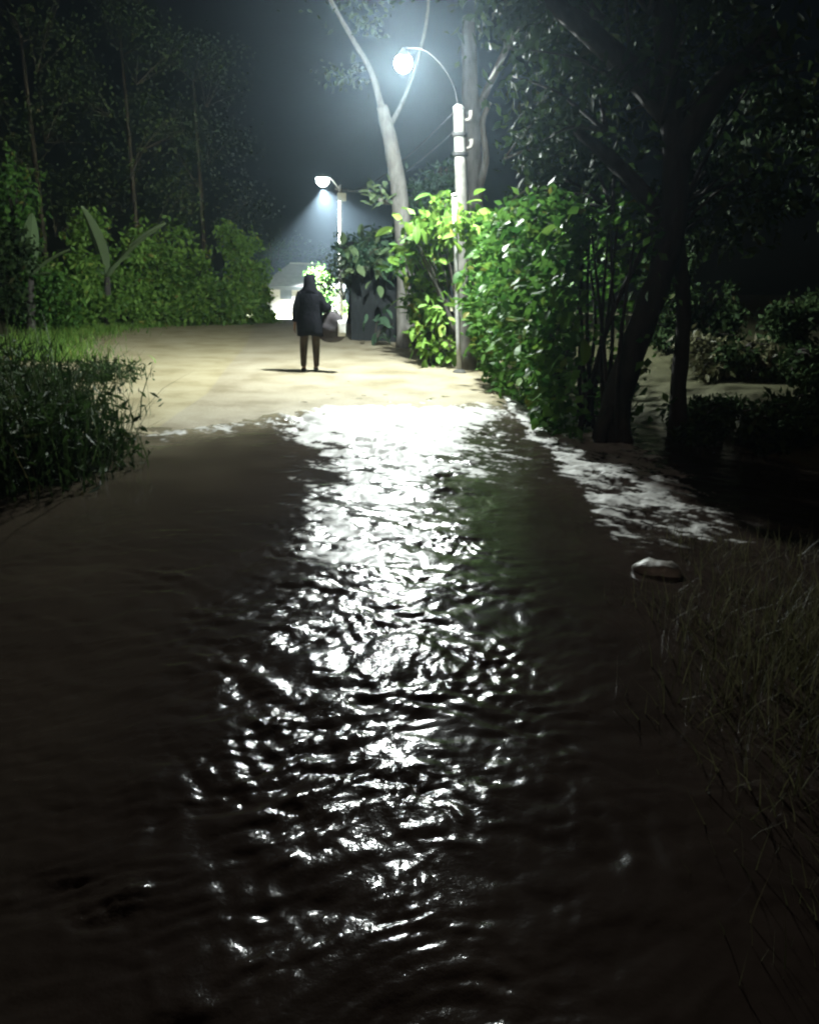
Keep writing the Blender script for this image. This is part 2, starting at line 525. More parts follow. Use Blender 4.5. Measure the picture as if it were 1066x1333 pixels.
# a long low crest, ring waves and the swirl nearest the photographer
H += 0.005 * froth_glint * (0.5 + vnoise(X * 30, Y * 18, 65))
ct = np.clip((X + 0.98) / 0.75, 0, 1)
H += 0.007 * np.exp(-((Y - (5.02 - 0.34 * ct)) / 0.05) ** 2) * sstep(-1.02, -0.9, X) * (1 - sstep(-0.35, -0.1, X))
rr_ = np.hypot(X + 0.12, (Y - 2.3) * 1.05) + 0.22 * vnoise(X * 2.2, Y * 2.2, 51) + 0.06 * vnoise(X * 7, Y * 7, 55)
H += 0.005 * np.sin(rr_ * 2 * math.pi / 0.15) * sstep(0.2, 0.35, rr_) * (1 - sstep(0.7, 1.1, rr_)) * sstep(-0.1, 0.3, vnoise(X * 2.6, Y * 2.6, 52))
H -= 0.10 * sstep(0.9, 3.2, X - right_edge(Y)) * sstep(4.9, 5.8, Y) * 0.5
wm = mesh_np('flood_water', np.stack([X, Y, H], -1).reshape(-1, 3), grid_faces(len(wx), len(wy)))
mt, nt, b = new_mat('flood_water')
for nm, arr in (('froth_glint', froth_glint), ('shallow', shallow), ('chop', np.clip(A, 0, 2))):
    wm.attributes.new(nm, 'FLOAT', 'POINT').data.foreach_set('value', arr.ravel().astype(np.float32))
n1 = noise_node(nt, 0.8, 5, 0.6)
wc = ramp(nt, n1.outputs['Fac'], [(0.3, (0.019, 0.0135, 0.011)), (0.7, (0.034, 0.0245, 0.019))])
def attr_mix(src, name, col):
    a_ = nt.nodes.new('ShaderNodeAttribute'); a_.attribute_name = name
    mx_ = nt.nodes.new('ShaderNodeMixRGB')
    nt.links.new(a_.outputs['Fac'], mx_.inputs['Fac']); nt.links.new(src, mx_.inputs['Color1'])
    mx_.inputs['Color2'].default_value = (*col, 1)
    return mx_.outputs['Color'], a_.outputs['Fac']
c1, _ = attr_mix(wc.outputs['Color'], 'shallow', (0.30, 0.265, 0.175))
c2, ff = attr_mix(c1, 'froth_glint', (0.56, 0.56, 0.53))
nt.links.new(c2, b.inputs['Base Color'])
mr = nt.nodes.new('ShaderNodeMapRange')
mr.inputs['To Min'].default_value = 0.125; mr.inputs['To Max'].default_value = 0.5
nt.links.new(ff, mr.inputs['Value']); nt.links.new(mr.outputs[0], b.inputs['Roughness'])
b.inputs['IOR'].default_value = 1.33
n2 = noise_node(nt, 38, 3, 0.6)
ac = nt.nodes.new('ShaderNodeAttribute'); ac.attribute_name = 'chop'
ml = nt.nodes.new('ShaderNodeMath'); ml.operation = 'MULTIPLY'
nt.links.new(n2.outputs['Fac'], ml.inputs[0]); nt.links.new(ac.outputs['Fac'], ml.inputs[1])
bump(nt, ml.outputs[0], b, 0.25, 0.010)
water = link('flood_water', wm, mt, None, True)
tag(water, 'dark rippling brown flood water glinting under the street lamp', kind='structure')

# ------------------------------------------------------------------ foliage builders
def leaf_cloud(name, pts, size, mat, parent=None, seed=0, aspect=0.45, droop=0.35, out=None):
    "every leaf is a folded kite of two triangles"
    rng = np.random.default_rng(seed)
    pts = np.asarray(pts)
    n = len(pts)
    d = rng.normal(size=(n, 3))
    if out is not None: d = d * 0.8 + out
    d[:, 2] -= droop * 1.5
    d /= np.linalg.norm(d, axis=1)[:, None]
    s = np.cross(d, rng.normal(size=(n, 3)))
    s /= np.linalg.norm(s, axis=1)[:, None] + 1e-9
    nn = np.cross(s, d)
    L = size * rng.uniform(0.55, 1.35, (n, 1))
    w = L * aspect * rng.uniform(0.8, 1.15, (n, 1)) * 0.5
    base = pts
    tip = pts + d * L - nn * L * 0.1
    mid = pts + d * L * 0.42 + nn * L * 0.05
    v = np.stack([base, mid + s * w, tip, mid - s * w], 1).reshape(-1, 3)
    o = np.arange(n)[:, None] * 4
    f = np.concatenate([o + np.array([[0, 1, 2]]), o + np.array([[0, 2, 3]])], 1).reshape(-1, 3)
    return link(name, mesh_np(name, v, f), mat, parent)


def clumps(lobes, per, nclump, rng, spread=0.28, shell=0.75):
    "leaf positions: small clumps spread through uneven lobes (centre, radii)"
    out = []
    for (c, r_) in lobes:
        c = np.array(c); r_ = np.array(r_)
        for q in range(nclump):
            u = rng.normal(size=3); u /= np.linalg.norm(u)
            rad = shell + (1 - shell) * rng.uniform(-1.6, 1.0)
            cc = c + u * r_ * rad * rng.uniform(0.8, 1.12)
            k = int(per * rng.uniform(0.4, 1.6))
            out.append(cc + rng.normal(size=(k, 3)) * r_.mean() * spread * rng.uniform(0.5, 1.2) * np.array([1, 1, 0.7]))
    return np.concatenate(out)


def tree(name, base, trunk, limbs, lobes, label, lmat, bmat, leaf=0.12, per=26, nclump=26, seed=0, group=None,
         cat='tree', spread=0.28, shell=0.75, twigs=True, droop=0.35):
    "trunk and limbs as (points, radii) in world coordinates, crown as leaf clumps"
    rng = np.random.default_rng(seed)
    b0 = Vector(base)
    root = empty(name, b0)
    tag(root, label, cat, group)
    L = lambda p: Vector(p) - b0
    if trunk:
        tubes('trunk', [([L(p) for p in trunk[0]], trunk[1])], M[bmat], root, 12, 0.06, seed)
    for (pts, rad) in limbs:
        tubes('limb', [([L(p) for p in pts], rad)], M[bmat], root, 7, 0.05, seed + 3)
    if lobes:
        pts = clumps([(tuple(L(c)), r_) for c, r_ in lobes], per, nclump, rng, spread, shell)
        leaf_cloud('crown', pts, leaf, M[lmat], root, seed, 0.5, droop)
        if twigs:
            sp = []
            for c, r_ in lobes:
                o = L(c)
                st = Vector((o.x * 0.35, o.y * 0.35, max(0.05, o.z - r_[2] * 0.8)))
                for q in range(5):
                    u = Vector(rng.normal(size=3)); u.normalize()
                    e = o + Vector((u.x * r_[0], u.y * r_[1], u.z * r_[2])) * 0.85
                    sp.append(([st, (st + e) * 0.5 + Vector((0, 0, 0.1)), e], [0.03, 0.02, 0.006]))
            tag(tubes('branches', sp, M[bmat], root, 5, 0.03, seed + 9), kind='stuff')
    return root


def big_leaf_mesh(name, L=1.0, W=0.45, cup=0.12, droop=0.25, n=6, mat=None):
    "one broad leaf: midrib fold, curved tip, pointed ends"
    V, F = [], []
    for i in range(n + 1):
        t = i / n
        w = W * 0.5 * math.sin(math.pi * min(1, (t * 0.93 + 0.04))) ** 0.75
        y = L * t; z = -droop * L * t * t
        V += [(-w, y, z + cup * w), (0, y, z - 0.02 * L), (w, y, z + cup * w)]
    for i in range(n):
        a = 3 * i
        F += [(a, a + 1, a + 4, a + 3), (a + 1, a + 2, a + 5, a + 4)]
    me = mesh_py(name, V, F)
    me.materials.append(mat)
    return me


def place_leaf(me, parent, loc, direction, roll, s, name='leaf'):
    o = bpy.data.objects.new(name, me)
    q = Vector(direction).to_track_quat('Y', 'Z')
    o.matrix_local = Matrix.Translation(loc) @ q.to_matrix().to_4x4() @ Matrix.Rotation(roll, 4, 'Y') @ Matrix.Scale(s, 4)
    o.parent = parent
    COL.objects.link(o)
    return o


# ------------------------------------------------------------------ street lamp nearest, on its concrete pole
lamp_p = P(525, 80, 14.4)
pole_b = G(601, 470); pole_b.y = 15.9
pole_top = P(597, 140, 15.9)
pz = zt(pole_b.x, pole_b.y)
up = empty('utility_pole', (pole_b.x, pole_b.y, pz - 0.05))
tag(up, 'tall pale concrete pole with a lamp arm beside the bright leafy shrub', 'pole')
H_ = pole_top.z - pz + 0.05
lean = (pole_top.x - pole_b.x)
tubes('shaft', [([(0, 0, 0), (lean * 0.5, 0, H_ * 0.5), (lean, 0, H_)], [0.15, 0.125, 0.09])], M['concrete'], up, 12, 0.01, 3)
for hh in (0.62, 0.83, 0.9):
    tubes('band', [([(lean * hh, 0, H_ * hh), (lean * hh, 0, H_ * hh + 0.06)], [0.135, 0.135])], M['metal_dark'], up, 12, 0.0, 4)
lathe('cap', [(0.10, -0.02), (0.105, 0.01), (0.06, 0.05), (0.02, 0.06)], M['concrete'], up, 12).location = (lean, 0, H_)
for hh in (0.86, 0.96):
    tubes('insulator', [([(lean * hh + 0.1, 0, H_ * hh), (lean * hh + 0.16, 0, H_ * hh), (lean * hh + 0.2, 0, H_ * hh + 0.05), (lean * hh + 0.2, 0, H_ * hh + 0.14)], [0.02, 0.025, 0.04, 0.045])], M['bark_grey'], up, 8, 0, 5)

sl = empty('street_lamp', lamp_p)
tag(sl, 'large glowing white street lamp near the top of the picture', 'street lamp')
tip = Vector((pole_top.x, pole_top.y, pole_top.z)) - lamp_p
mid = P(584, 98, 15.3) - lamp_p
tubes('arm', [([tip + Vector((0, 0, -0.5)), tip + Vector((-0.03, -0.02, 0.1)), mid, (mid.x * 0.5, mid.y * 0.5, 0.26), (0.03, 0.0, 0.2)], [0.016, 0.013, 0.011, 0.01, 0.01])], M['metal_dark'], sl, 8, 0, 6)


lathe('shade', [(0.115, 0.06), (0.125, 0.065), (0.11, 0.10), (0.06, 0.15), (0.03, 0.2)], M['metal_dark'], sl)
gb = [(max(0.01, 0.135 * math.sin(math.pi * k / 12)), -0.02 - 0.135 * math.cos(math.pi * k / 12)) for k in range(0, 9)]
M['globe'] = emit_mat('globe', (0.93, 1.0, 0.97), 6600.0)
lathe('globe', gb, M['globe'], sl, 16)

# thin steel pipe standing in front of the pole
pb = G(589, 470); pb.y = 15.3
pt = P(591, 255, 15.3)
pipe = empty('pipe_post', (pb.x, pb.y, zt(pb.x, pb.y) - 0.03))
tag(pipe, 'thin grey steel pipe standing just in front of the concrete pole', 'post')
hp = pt.z - pipe.location.z
tubes('pipe', [([(0, 0, 0), (pt.x - pb.x, 0, hp)], [0.042, 0.038])], M['metal'], pipe, 10, 0, 7)
lathe('cap', [(0.045, hp - 0.01), (0.048, hp + 0.02), (0.02, hp + 0.05)], M['metal'], pipe, 10).location = (pt.x - pb.x, 0, 0)
lathe('footing', [(0.13, -0.05), (0.12, 0.06), (0.07, 0.1)], M['concrete'], pipe, 12)

# ------------------------------------------------------------------ far lamp, its pole
FD = 52.0
fl = P(420, 232, FD)
fpt = P(443, 240, FD)
fpb = Vector((fpt.x + 0.05, FD, zt(fpt.x, FD)))
fp = empty('utility_pole', fpb)
tag(fp, 'slender far pole rising behind the person, beside the small far lamp', 'pole')
fh = fpt.z - fpb.z
tubes('shaft', [([(0, 0, -0.1), (-0.02, 0, fh * 0.5), (-0.05, 0, fh)], [0.15, 0.12, 0.10])], M['concrete'], fp, 10, 0.01, 8)
box('fuse_box', (-0.2, -0.22, fh - 0.9), (0.3, -0.1, fh - 0.45), M['metal'], fp, 0.02)
tubes('crossarm', [([(-0.35, 0, fh - 0.25), (0.35, 0, fh - 0.25)], [0.04, 0.04])], M['metal_dark'], fp, 6, 0, 8)
fs = empty('street_lamp', fl)
tag(fs, 'small far street lamp throwing a pale misty cone over the house', 'street lamp')
v = fpt - fl
tubes('arm', [([v + Vector((0, 0, -0.3)), v * 0.5 + Vector((0, 0, 0.15)), (0.25, 0, 0.17)], [0.04, 0.035, 0.03])], M['metal'], fs, 7, 0, 8)
lathe('housing', [(0.39, 0.02), (0.40, 0.06), (0.25, 0.16), (0.06, 0.22)], M['metal'], fs, 16)
lathe('lens', [(0.1, -0.42), (0.26, -0.34), (0.36, -0.18), (0.38, -0.05), (0.385, 0.012)], M['lens'], fs, 16)
fd = bpy.data.lights.new('lamp_light', 'SPOT')
fd.energy = 380000
fd.color = (0.92, 0.98, 1.0)
fd.spot_size = R(125)
fd.spot_blend = 0.35
fd.shadow_soft_size = 0.12
fo = bpy.data.objects.new('lamp_light', fd)
COL.objects.link(fo)
fo.parent = fs
fo.location = (0, 0, -0.6)
fo.rotation_euler = (R(0), R(-14), 0)

# wires between the poles
def wire(name, a, c, sag, label):
    a = Vector(a); c = Vector(c)
    pts = []
    for i in range(9):
        t = i / 8
        p = a.lerp(c, t); p.z -= sag * 4 * t * (1 - t)
        pts.append(p)
    o = tubes(name, [(pts, [0.012] * 9)], M['metal_dark'], None, 5, 0, 1)
    return tag(o, label, 'wire')


topn = Vector((pole_b.x + lean, pole_b.y, pole_top.z - 0.08))
wire('power_wire', topn + Vector((-0.09, 0, 0)), fpt + Vector((-0.3, 0, -0.2)), 0.6, 'upper power wire strung from the near pole to the far pole')
wire('power_wire', topn + Vector((0.2, 0, -0.06)), fpt + Vector((0.3, 0, -0.2)), 0.6, 'lower power wire strung from the near pole to the far pole')

# ------------------------------------------------------------------ the small house at the lane's end
HD = 60.0
hl = P(338, 372, HD); hr = P(452, 372, HD)
hz = zt(-8, HD) - 0.02
hw = hr.x - hl.x
house = empty('house', ((hl.x + hr.x) / 2, HD, hz))
tag(house, 'small white walled house with pale tin hipped roof at the lane end', 'house')
eh = hl.z - hz
wmesh = box('wall', (-hw / 2 + 0.35, 0, 0), (hw / 2 - 0.35, 4.0, eh), M['plaster'], house)
ap = P(384, 349, HD).z + 0.35 - hz
V = [(-hw / 2, -0.5, eh), (hw / 2, -0.5, eh), (hw / 2, 4.5, eh), (-hw / 2, 4.5, eh), (-hw / 5, 2, ap), (hw / 5, 2, ap)]
V += [(x, y, z - 0.12) for x, y, z in V[:4]]
F = [(0, 1, 5, 4), (1, 2, 5), (2, 3, 4, 5), (3, 0, 4), (0, 6, 7, 1), (1, 7, 8, 2), (2, 8, 9, 3), (3, 9, 6, 0), (6, 9, 8, 7)]
roof = link('roof', mesh_py('roof', V, F), M['tin'], house)
tubes('ridge_cap', [([(-hw / 5, 2, ap), (hw / 5, 2, ap)], [0.07, 0.07])], M['metal'], roof, 6, 0, 0)
box('fascia', (-hw / 2 - 0.02, -0.56, eh - 0.2), (hw / 2 + 0.02, -0.51, eh + 0.03), M['timber'], roof)
dr = box('door', (0.9, -0.05, 0.02), (1.7, -0.004, 1.85), M['timber'], house)
box('handle', (1.0, -0.09, 0.9), (1.04, -0.055, 1.05), M['metal'], dr)
wi = box('window', (-1.6, -0.04, 0.95), (-0.8, -0.004, 1.7), M['timber'], house)
for sx in (-1.55, -1.18):
    box('pane', (sx, -0.06, 1.0), (sx + 0.33, -0.044, 1.65), M['glass'], wi)

# dark plank block standing in for the shaded gap in the hedge
a = G(452, 440); a.y = 22.0
sx0 = P(457, 400, 22).x; sx1 = P(545, 400, 22).x
top = P(500, 328, 22).z
sz = zt(0, 22) - 0.1
shade_block = empty('shade_block', (sx0, 22.0, sz))
tag(shade_block, 'dark plank block put in for hedge shade under overhanging leaves between person and pale trunk', 'shade_block')
sw = sx1 - sx0; sh = top - sz
box('wall', (0, 0.03, 0), (sw, 1.8, sh - 0.05), M['timber'], shade_block)
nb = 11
pl = box('plank', (0.004, 0, 0), (sw / nb - 0.008, 0.026, sh - 0.06), M['timber'], shade_block)
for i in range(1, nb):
    o = pl.copy(); COL.objects.link(o); o.parent = shade_block
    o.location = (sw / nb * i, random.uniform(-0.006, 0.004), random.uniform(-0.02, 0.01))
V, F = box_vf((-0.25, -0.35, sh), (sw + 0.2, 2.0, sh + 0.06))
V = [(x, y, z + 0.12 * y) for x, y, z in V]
link('roof', mesh_py('roof', V, F), M['timber'], shade_block)

# ------------------------------------------------------------------ stone at the water's edge
def stone(loc, s, label, seed, flat=0.6, group=None):
    bm = bmesh.new()
    bmesh.ops.create_icosphere(bm, subdivisions=3, radius=1)
    rg = np.random.default_rng(seed)
    dirs = rg.normal(size=(7, 3)); dirs /= np.linalg.norm(dirs, axis=1)[:, None]
    for v in bm.verts:
        k = 1.0
        for q in dirs:
            dd = max(0, v.co.dot(Vector(q)) - 0.55)
            k -= 0.5 * dd
        v.co *= k * (1 + 0.10 * math.sin(5 * v.co.x + 2) * math.sin(6 * v.co.y + 1) + 0.05 * math.sin(13 * v.co.z + 9 * v.co.x))
        v.co.x *= s[0]; v.co.y *= s[1]; v.co.z *= s[2]
    me = bpy.data.meshes.new('stone'); bm.to_mesh(me); bm.free()
    o = link('stone', me, M['stone'], None, True)
    o.location = loc
    o.rotation_euler = (0, 0, rg.uniform(0, 6))
    return tag(o, label, 'stone', group)


g = G(855, 745)
stone((g.x, g.y, -0.01), (0.15, 0.12, 0.12), 'pale wet stone at the right edge of the water', 4)

# ------------------------------------------------------------------ trees and shrubs, right side
GT = lambda x, y: (x, y, zt(x, y) - 0.05)

# pale leaning tree behind the lamp
TD = 20.4
tb = P(530, 425, TD); base = GT(tb.x, TD)
trunk = ([base, P(530, 350, TD), P(524, 290, TD), P(515, 220, TD), P(504, 165, TD), P(497, 138, TD)], [0.28, 0.235, 0.2, 0.175, 0.15, 0.13])
limbs = [([P(499, 150, TD), P(484, 95, TD + 0.2), P(462, 55, TD + 0.3), P(432, 2, TD + 0.4), P(400, -60, TD + 0.5)], [0.085, 0.065, 0.055, 0.045, 0.03]),
         ([P(503, 172, TD), P(520, 140, TD + 0.5), P(536, 100, TD + 1), P(555, 30, TD + 1.4), P(560, -50, TD + 1.6)], [0.065, 0.05, 0.042, 0.035, 0.025]),
         ([P(517, 262, TD), P(498, 262, TD - 0.2), P(480, 248, TD - 0.3)], [0.06, 0.045, 0.02]),
         ([P(498, 262, TD - 0.2), P(496, 244, TD - 0.3)], [0.03, 0.012])]
lobes = [(P(470, 20, TD + 0.8), (1.0, 0.9, 0.5)), (P(400, -40, TD + 1), (1.5, 1.2, 0.8)), (P(590, -30, TD + 2), (1.3, 1.2, 0.8)),
         (P(440, 95, TD + 1.5), (0.7, 0.6, 0.4))]
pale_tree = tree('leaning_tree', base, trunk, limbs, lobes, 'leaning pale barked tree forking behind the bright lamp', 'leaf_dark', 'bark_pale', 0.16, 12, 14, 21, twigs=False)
tl = big_leaf_mesh('leaf', 1, 0.42, 0.2, 0.2, 5, M['leaf_pale'])
for i in range(34):
    p = P(random.uniform(476, 512), random.choice((250, 256, 262, 242)) + random.uniform(-8, 8), TD - 0.3 + random.uniform(-0.3, 0.2)) - Vector(base)
    place_leaf(tl, pale_tree, p, (random.uniform(-1, 0.3), random.uniform(-1, 0.2), random.uniform(-0.3, 0.8)), random.uniform(-0.6, 0.6), random.uniform(0.16, 0.32))


def broadleaf(name, base, centres, n, size, mat, label, seed, cat='shrub', stems=True, face=(0, -0.6, 0), group=None, dark=None, fill=0):
    "plant with big single leaves: stems, then every leaf its own piece"
    rg = np.random.default_rng(seed)
    b0 = Vector(base)
    root = empty(name, b0); tag(root, label, cat, group)
    me = big_leaf_mesh('leaf', 1, 0.5, 0.22, 0.28, 6, M[mat])
    me2 = big_leaf_mesh('leaf', 1, 0.4, 0.3, 0.45, 6, M[dark or mat])
    sp = []
    tot = sum(c[1][0] * c[1][2] for c in centres)
    for c, r_ in centres:
        o = Vector(c) - b0
        st = Vector((o.x * 0.2, o.y * 0.2, 0))
        k = max(3, int(n * r_[0] * r_[2] / tot))
        tops = []
        for q in range(max(2, k // 7)):
            u = Vector(rg.normal(size=3)); u.normalize()
            e = o + Vector((u.x * r_[0], u.y * r_[1], u.z * r_[2])) * rg.uniform(0.5, 1)
            tops.append(e)
            sp.append(([st, st.lerp(e, 0.55) + Vector((0, 0, 0.12)), e], [0.03, 0.02, 0.008]))
        for q in range(k):
            e = tops[q % len(tops)]
            dv = Vector(rg.normal(size=3)) * 0.8 + Vector(face) + Vector((0, 0, -0.25))
            dv.normalize()
            place_leaf(me if rg.random() < 0.6 else me2, root, e + Vector(rg.normal(size=3)) * size * 0.55, dv, rg.uniform(-0.9, 0.9), size * rg.uniform(0.6, 1.3))
    if stems: tag(tubes('stems', sp, M['bark_grey'], root, 5, 0.03, seed), kind='stuff')
    if fill:
        pts = clumps([(tuple(Vector(c) - b0), r_) for c, r_ in centres], fill / 14 / len(centres), 14, rg, 0.35, 0.6)
        tag(leaf_cloud('foliage', pts, size * 0.6, M[dark or mat], root, seed + 5, 0.55, 0.3), kind='stuff')
    return root


bx = P(600, 460, 15.7)
broadleaf('broadleaf_shrub', GT(bx.x + 0.35, 16.3), [(P(560, 290, 16.2), (0.5, 0.4, 0.45)), (P(612, 300, 15.0), (0.5, 0.3, 0.4)),
          (P(650, 335, 14.6), (0.5, 0.4, 0.45)), (P(545, 325, 16.6), (0.4, 0.4, 0.35)), (P(585, 275, 16.4), (0.5, 0.4, 0.35)), (P(560, 365, 16.6), (0.4, 0.3, 0.4)), (P(640, 375, 15.2), (0.4, 0.3, 0.4))], 300, 0.27, 'leaf_bright',
          'tall shrub with big bright green leaves around the concrete pole', 41, dark='leaf_bright', fill=1600)
broadleaf('broadleaf_shrub', GT(P(556, 450, 17.6).x, 17.6), [(P(540, 335, 17.6), (0.4, 0.3, 0.3)), (P(570, 345, 17.6), (0.4, 0.3, 0.25)), (P(548, 390, 17.5), (0.28, 0.25, 0.35))], 150, 0.27, 'leaf_bright',
          'leafy shrub hiding the foot of the pale leaning trunk', 45, dark='leaf_mid', fill=500)
broadleaf('broadleaf_shrub', GT(P(560, 450, 16.6).x, 16.6), [(P(562, 425, 16.4), (0.42, 0.3, 0.45)), (P(570, 450, 16.2), (0.38, 0.3, 0.3)), (P(552, 440, 16.5), (0.3, 0.3, 0.3))], 130, 0.22, 'leaf_lime',
          'low yellow green shrub at the foot of the steel pipe', 42, dark='leaf_bright', fill=400)
broadleaf('broadleaf_shrub', GT(P(500, 440, 24.3).x, 24.3), [(P(470, 332, 21.3), (0.6, 0.25, 0.28)), (P(505, 342, 21.3), (0.5, 0.25, 0.2)), (P(535, 330, 21.3), (0.3, 0.25, 0.3)), (P(500, 318, 21.8), (0.9, 0.4, 0.3))], 170, 0.32, 'leaf_pale',
          'pale leafed creeper hanging over the dark shade block', 43, dark='leaf_teal', fill=900)
broadleaf('broadleaf_shrub', GT(P(487, 436, 20.6).x, 20.6), [(P(487, 425, 20.6), (0.3, 0.2, 0.25))], 22, 0.3, 'leaf_teal',
          'small pale plant standing before the dark shade block', 44, dark='leaf_teal')

# leafy hedge of climbing vine on the right verge: 300 single leaves over a mass of foliage
def vine_hedge():
    rg = np.random.default_rng(51)
    b0 = Vector(GT(2.1, 11.2))
    root = empty('vine_hedge', b0)
    tag(root, 'dense glossy green vine hedge on the right verge beside the lane', 'hedge')
    prof = [(14.6, 1.75, 2.2), (13.4, 1.85, 2.5), (12.2, 1.95, 2.75), (11.0, 2.1, 2.9), (10.0, 2.2, 2.85), (9.3, 2.3, 2.6)]
    pts, outs, gxy = [], [], []
    for k in range(7000):
        t = rg.uniform(0, len(prof) - 1.001); i = int(t); f_ = t - i
        y, xc, h_ = [prof[i][q] * (1 - f_) + prof[i + 1][q] * f_ for q in range(3)]
        zz = rg.uniform(0, 1) ** 0.85
        side = rg.uniform(-1, 1)
        bul = 0.55 * (0.75 + 0.6 * math.sin(zz * 2.6)) + 0.35 * float(vnoise(np.array([y * 1.5]), np.array([zz * 4.0]), 5)[0])
        x = xc - bul * (1 - side * side * 0.3) * (1 if rg.random() < 0.75 else -0.5) + rg.normal() * 0.1
        pts.append((x, y + rg.normal() * 0.15, h_ * zz + rg.normal() * 0.06)); gxy.append((xc, y))
        outs.append((-1.0, -0.5, 0.1))
    pts = np.array(pts); outs = np.array(outs); gxy = np.array(gxy)
    pts[:, 2] += terrain(gxy[:, 0], gxy[:, 1])
    loc = pts - np.array(b0)
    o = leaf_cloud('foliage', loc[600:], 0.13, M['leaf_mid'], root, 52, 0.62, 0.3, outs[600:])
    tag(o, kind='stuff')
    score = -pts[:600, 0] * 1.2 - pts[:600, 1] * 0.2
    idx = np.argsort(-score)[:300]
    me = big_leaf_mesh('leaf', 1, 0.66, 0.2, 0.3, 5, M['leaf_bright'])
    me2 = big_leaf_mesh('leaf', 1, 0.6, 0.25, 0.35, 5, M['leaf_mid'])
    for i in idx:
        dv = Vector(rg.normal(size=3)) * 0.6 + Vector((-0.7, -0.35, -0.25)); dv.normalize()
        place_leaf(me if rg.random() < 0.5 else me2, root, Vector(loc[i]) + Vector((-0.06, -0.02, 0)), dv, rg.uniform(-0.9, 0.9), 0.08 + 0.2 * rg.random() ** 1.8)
    sp = []
    for k in range(22):
        t = k / 21 * (len(prof) - 1.001); i = int(t); f_ = t - i
        y, xc, h_ = [prof[i][q] * (1 - f_) + prof[i + 1][q] * f_ for q in range(3)]
        s = Vector((xc, y, zt(xc, y) - 0.05)) - b0
        e = s + Vector((rg.normal() * 0.2 - 0.2, rg.normal() * 0.2, h_ * 0.9))
        sp.append(([s, s.lerp(e, 0.5) + Vector((rg.normal() * 0.12, rg.normal() * 0.1, 0)), e], [0.035, 0.025, 0.01]))
    tubes('stems', sp, M['bark_dark'], root, 5, 0.05, 53)


vine_hedge()

# big dark tree with flared trunk
BD = 9.4
def BP(px, py, dd=0.0): return P(px, py, BD + dd)
base = GT(BP(796, 580).x, BD)
trunk = ([base, BP(800, 535), BP(822, 460), BP(850, 385), BP(872, 310), BP(880, 210), BP(870, 90), BP(860, -60)], [0.27, 0.17, 0.15, 0.145, 0.14, 0.14, 0.13, 0.11])
limbs = [([(BP(772, 585).x, BD - 0.25, base[2] - 0.05), BP(784, 560, -0.2), BP(797, 530, -0.1), BP(806, 500)], [0.09, 0.07, 0.07, 0.05]),
         ([(BP(822, 592).x, BD - 0.2, base[2] - 0.05), BP(812, 560, -0.15), BP(806, 525, -0.05), BP(812, 490)], [0.08, 0.07, 0.06, 0.05]),
         ([(BP(892, 580).x, BD + 0.3, zt(BP(892, 580).x, BD + 0.3) - 0.05), BP(884, 500, 0.3), BP(890, 400, 0.25), BP(878, 290, 0.1)], [0.13, 0.09, 0.08, 0.08]),
         ([(BP(752, 575).x, BD + 0.2, base[2] - 0.05), BP(775, 480, 0.2), BP(800, 400, 0.2), BP(850, 300, 0.1)], [0.045, 0.03, 0.03, 0.03]),
         ([BP(876, 150), BP(790, 60, 0.3), BP(690, -20, 0.6)], [0.16, 0.12, 0.08]),
         ([BP(880, 200), BP(940, 110, -0.3), BP(1010, 40, -0.5)], [0.16, 0.12, 0.08]),
         ([BP(873, 300), BP(810, 220, 0.6), BP(750, 170, 1.2)], [0.12, 0.09, 0.05])]
lobes = [(BP(800, 40, 0.6), (1.1, 1.0, 0.8)), (BP(920, 60), (1.2, 1.2, 0.9)), (BP(1010, 180, 0.5), (1.0, 1.0, 0.9)), (BP(720, 120, 1.6), (0.8, 0.9, 0.7)),
         (BP(760, 230, 1.8), (0.8, 0.8, 0.6)), (BP(940, 260, 1.0), (1.0, 1.0, 0.7)), (BP(850, -80), (1.6, 1.4, 0.8)), (BP(690, -10, 1.4), (0.9, 0.9, 0.6))]
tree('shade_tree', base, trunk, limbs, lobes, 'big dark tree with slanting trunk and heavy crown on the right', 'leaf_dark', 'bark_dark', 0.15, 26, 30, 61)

# tree behind the concrete pole
KD = 22.0
def KP(px, py, dd=0.0): return P(px, py, KD + dd)
base = GT(KP(615, 440).x, KD)
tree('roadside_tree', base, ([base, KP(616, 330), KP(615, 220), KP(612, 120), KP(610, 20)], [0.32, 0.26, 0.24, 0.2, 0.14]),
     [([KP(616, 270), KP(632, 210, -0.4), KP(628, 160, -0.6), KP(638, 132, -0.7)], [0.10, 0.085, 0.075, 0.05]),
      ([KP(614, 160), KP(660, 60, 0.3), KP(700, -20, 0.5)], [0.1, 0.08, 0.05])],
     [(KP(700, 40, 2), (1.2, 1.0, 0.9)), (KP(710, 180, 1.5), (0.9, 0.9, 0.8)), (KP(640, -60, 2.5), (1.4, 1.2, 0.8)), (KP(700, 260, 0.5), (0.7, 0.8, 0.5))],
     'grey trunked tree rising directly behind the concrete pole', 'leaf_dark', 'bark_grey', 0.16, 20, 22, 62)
# green trees behind the pale trunk
def mid_tree(px, top, bot, d, w, lmat, label, seed, n=20, per=24, leaf=0.16, tk=1.0):
    c = P(px, (top + bot) / 2, d); tp = P(px, top, d).z; bt = P(px, bot, d).z
    base = GT(c.x, d)
    hz_ = (tp - bt) / 2
    lb = [((c.x + w * 0.45 * s, d + 0.3 * s, bt + hz_ * (0.7 + 0.5 * ((k * 7) % 3) / 2)), (w * 0.5, w * 0.45, hz_ * 0.65)) for k, s in enumerate((-1, 0, 1, 0.4))]
    zt_ = bt + hz_
    return tree('tree', base, ([base, (c.x + 0.1, d, (base[2] + zt_) / 2), (c.x, d, zt_ + hz_ * 0.4)], [0.16 * tk, 0.12 * tk, 0.06 * tk]), [], lb, label, lmat, 'bark_grey' if tk == 1 else 'bark_pale', leaf, per, n, seed)


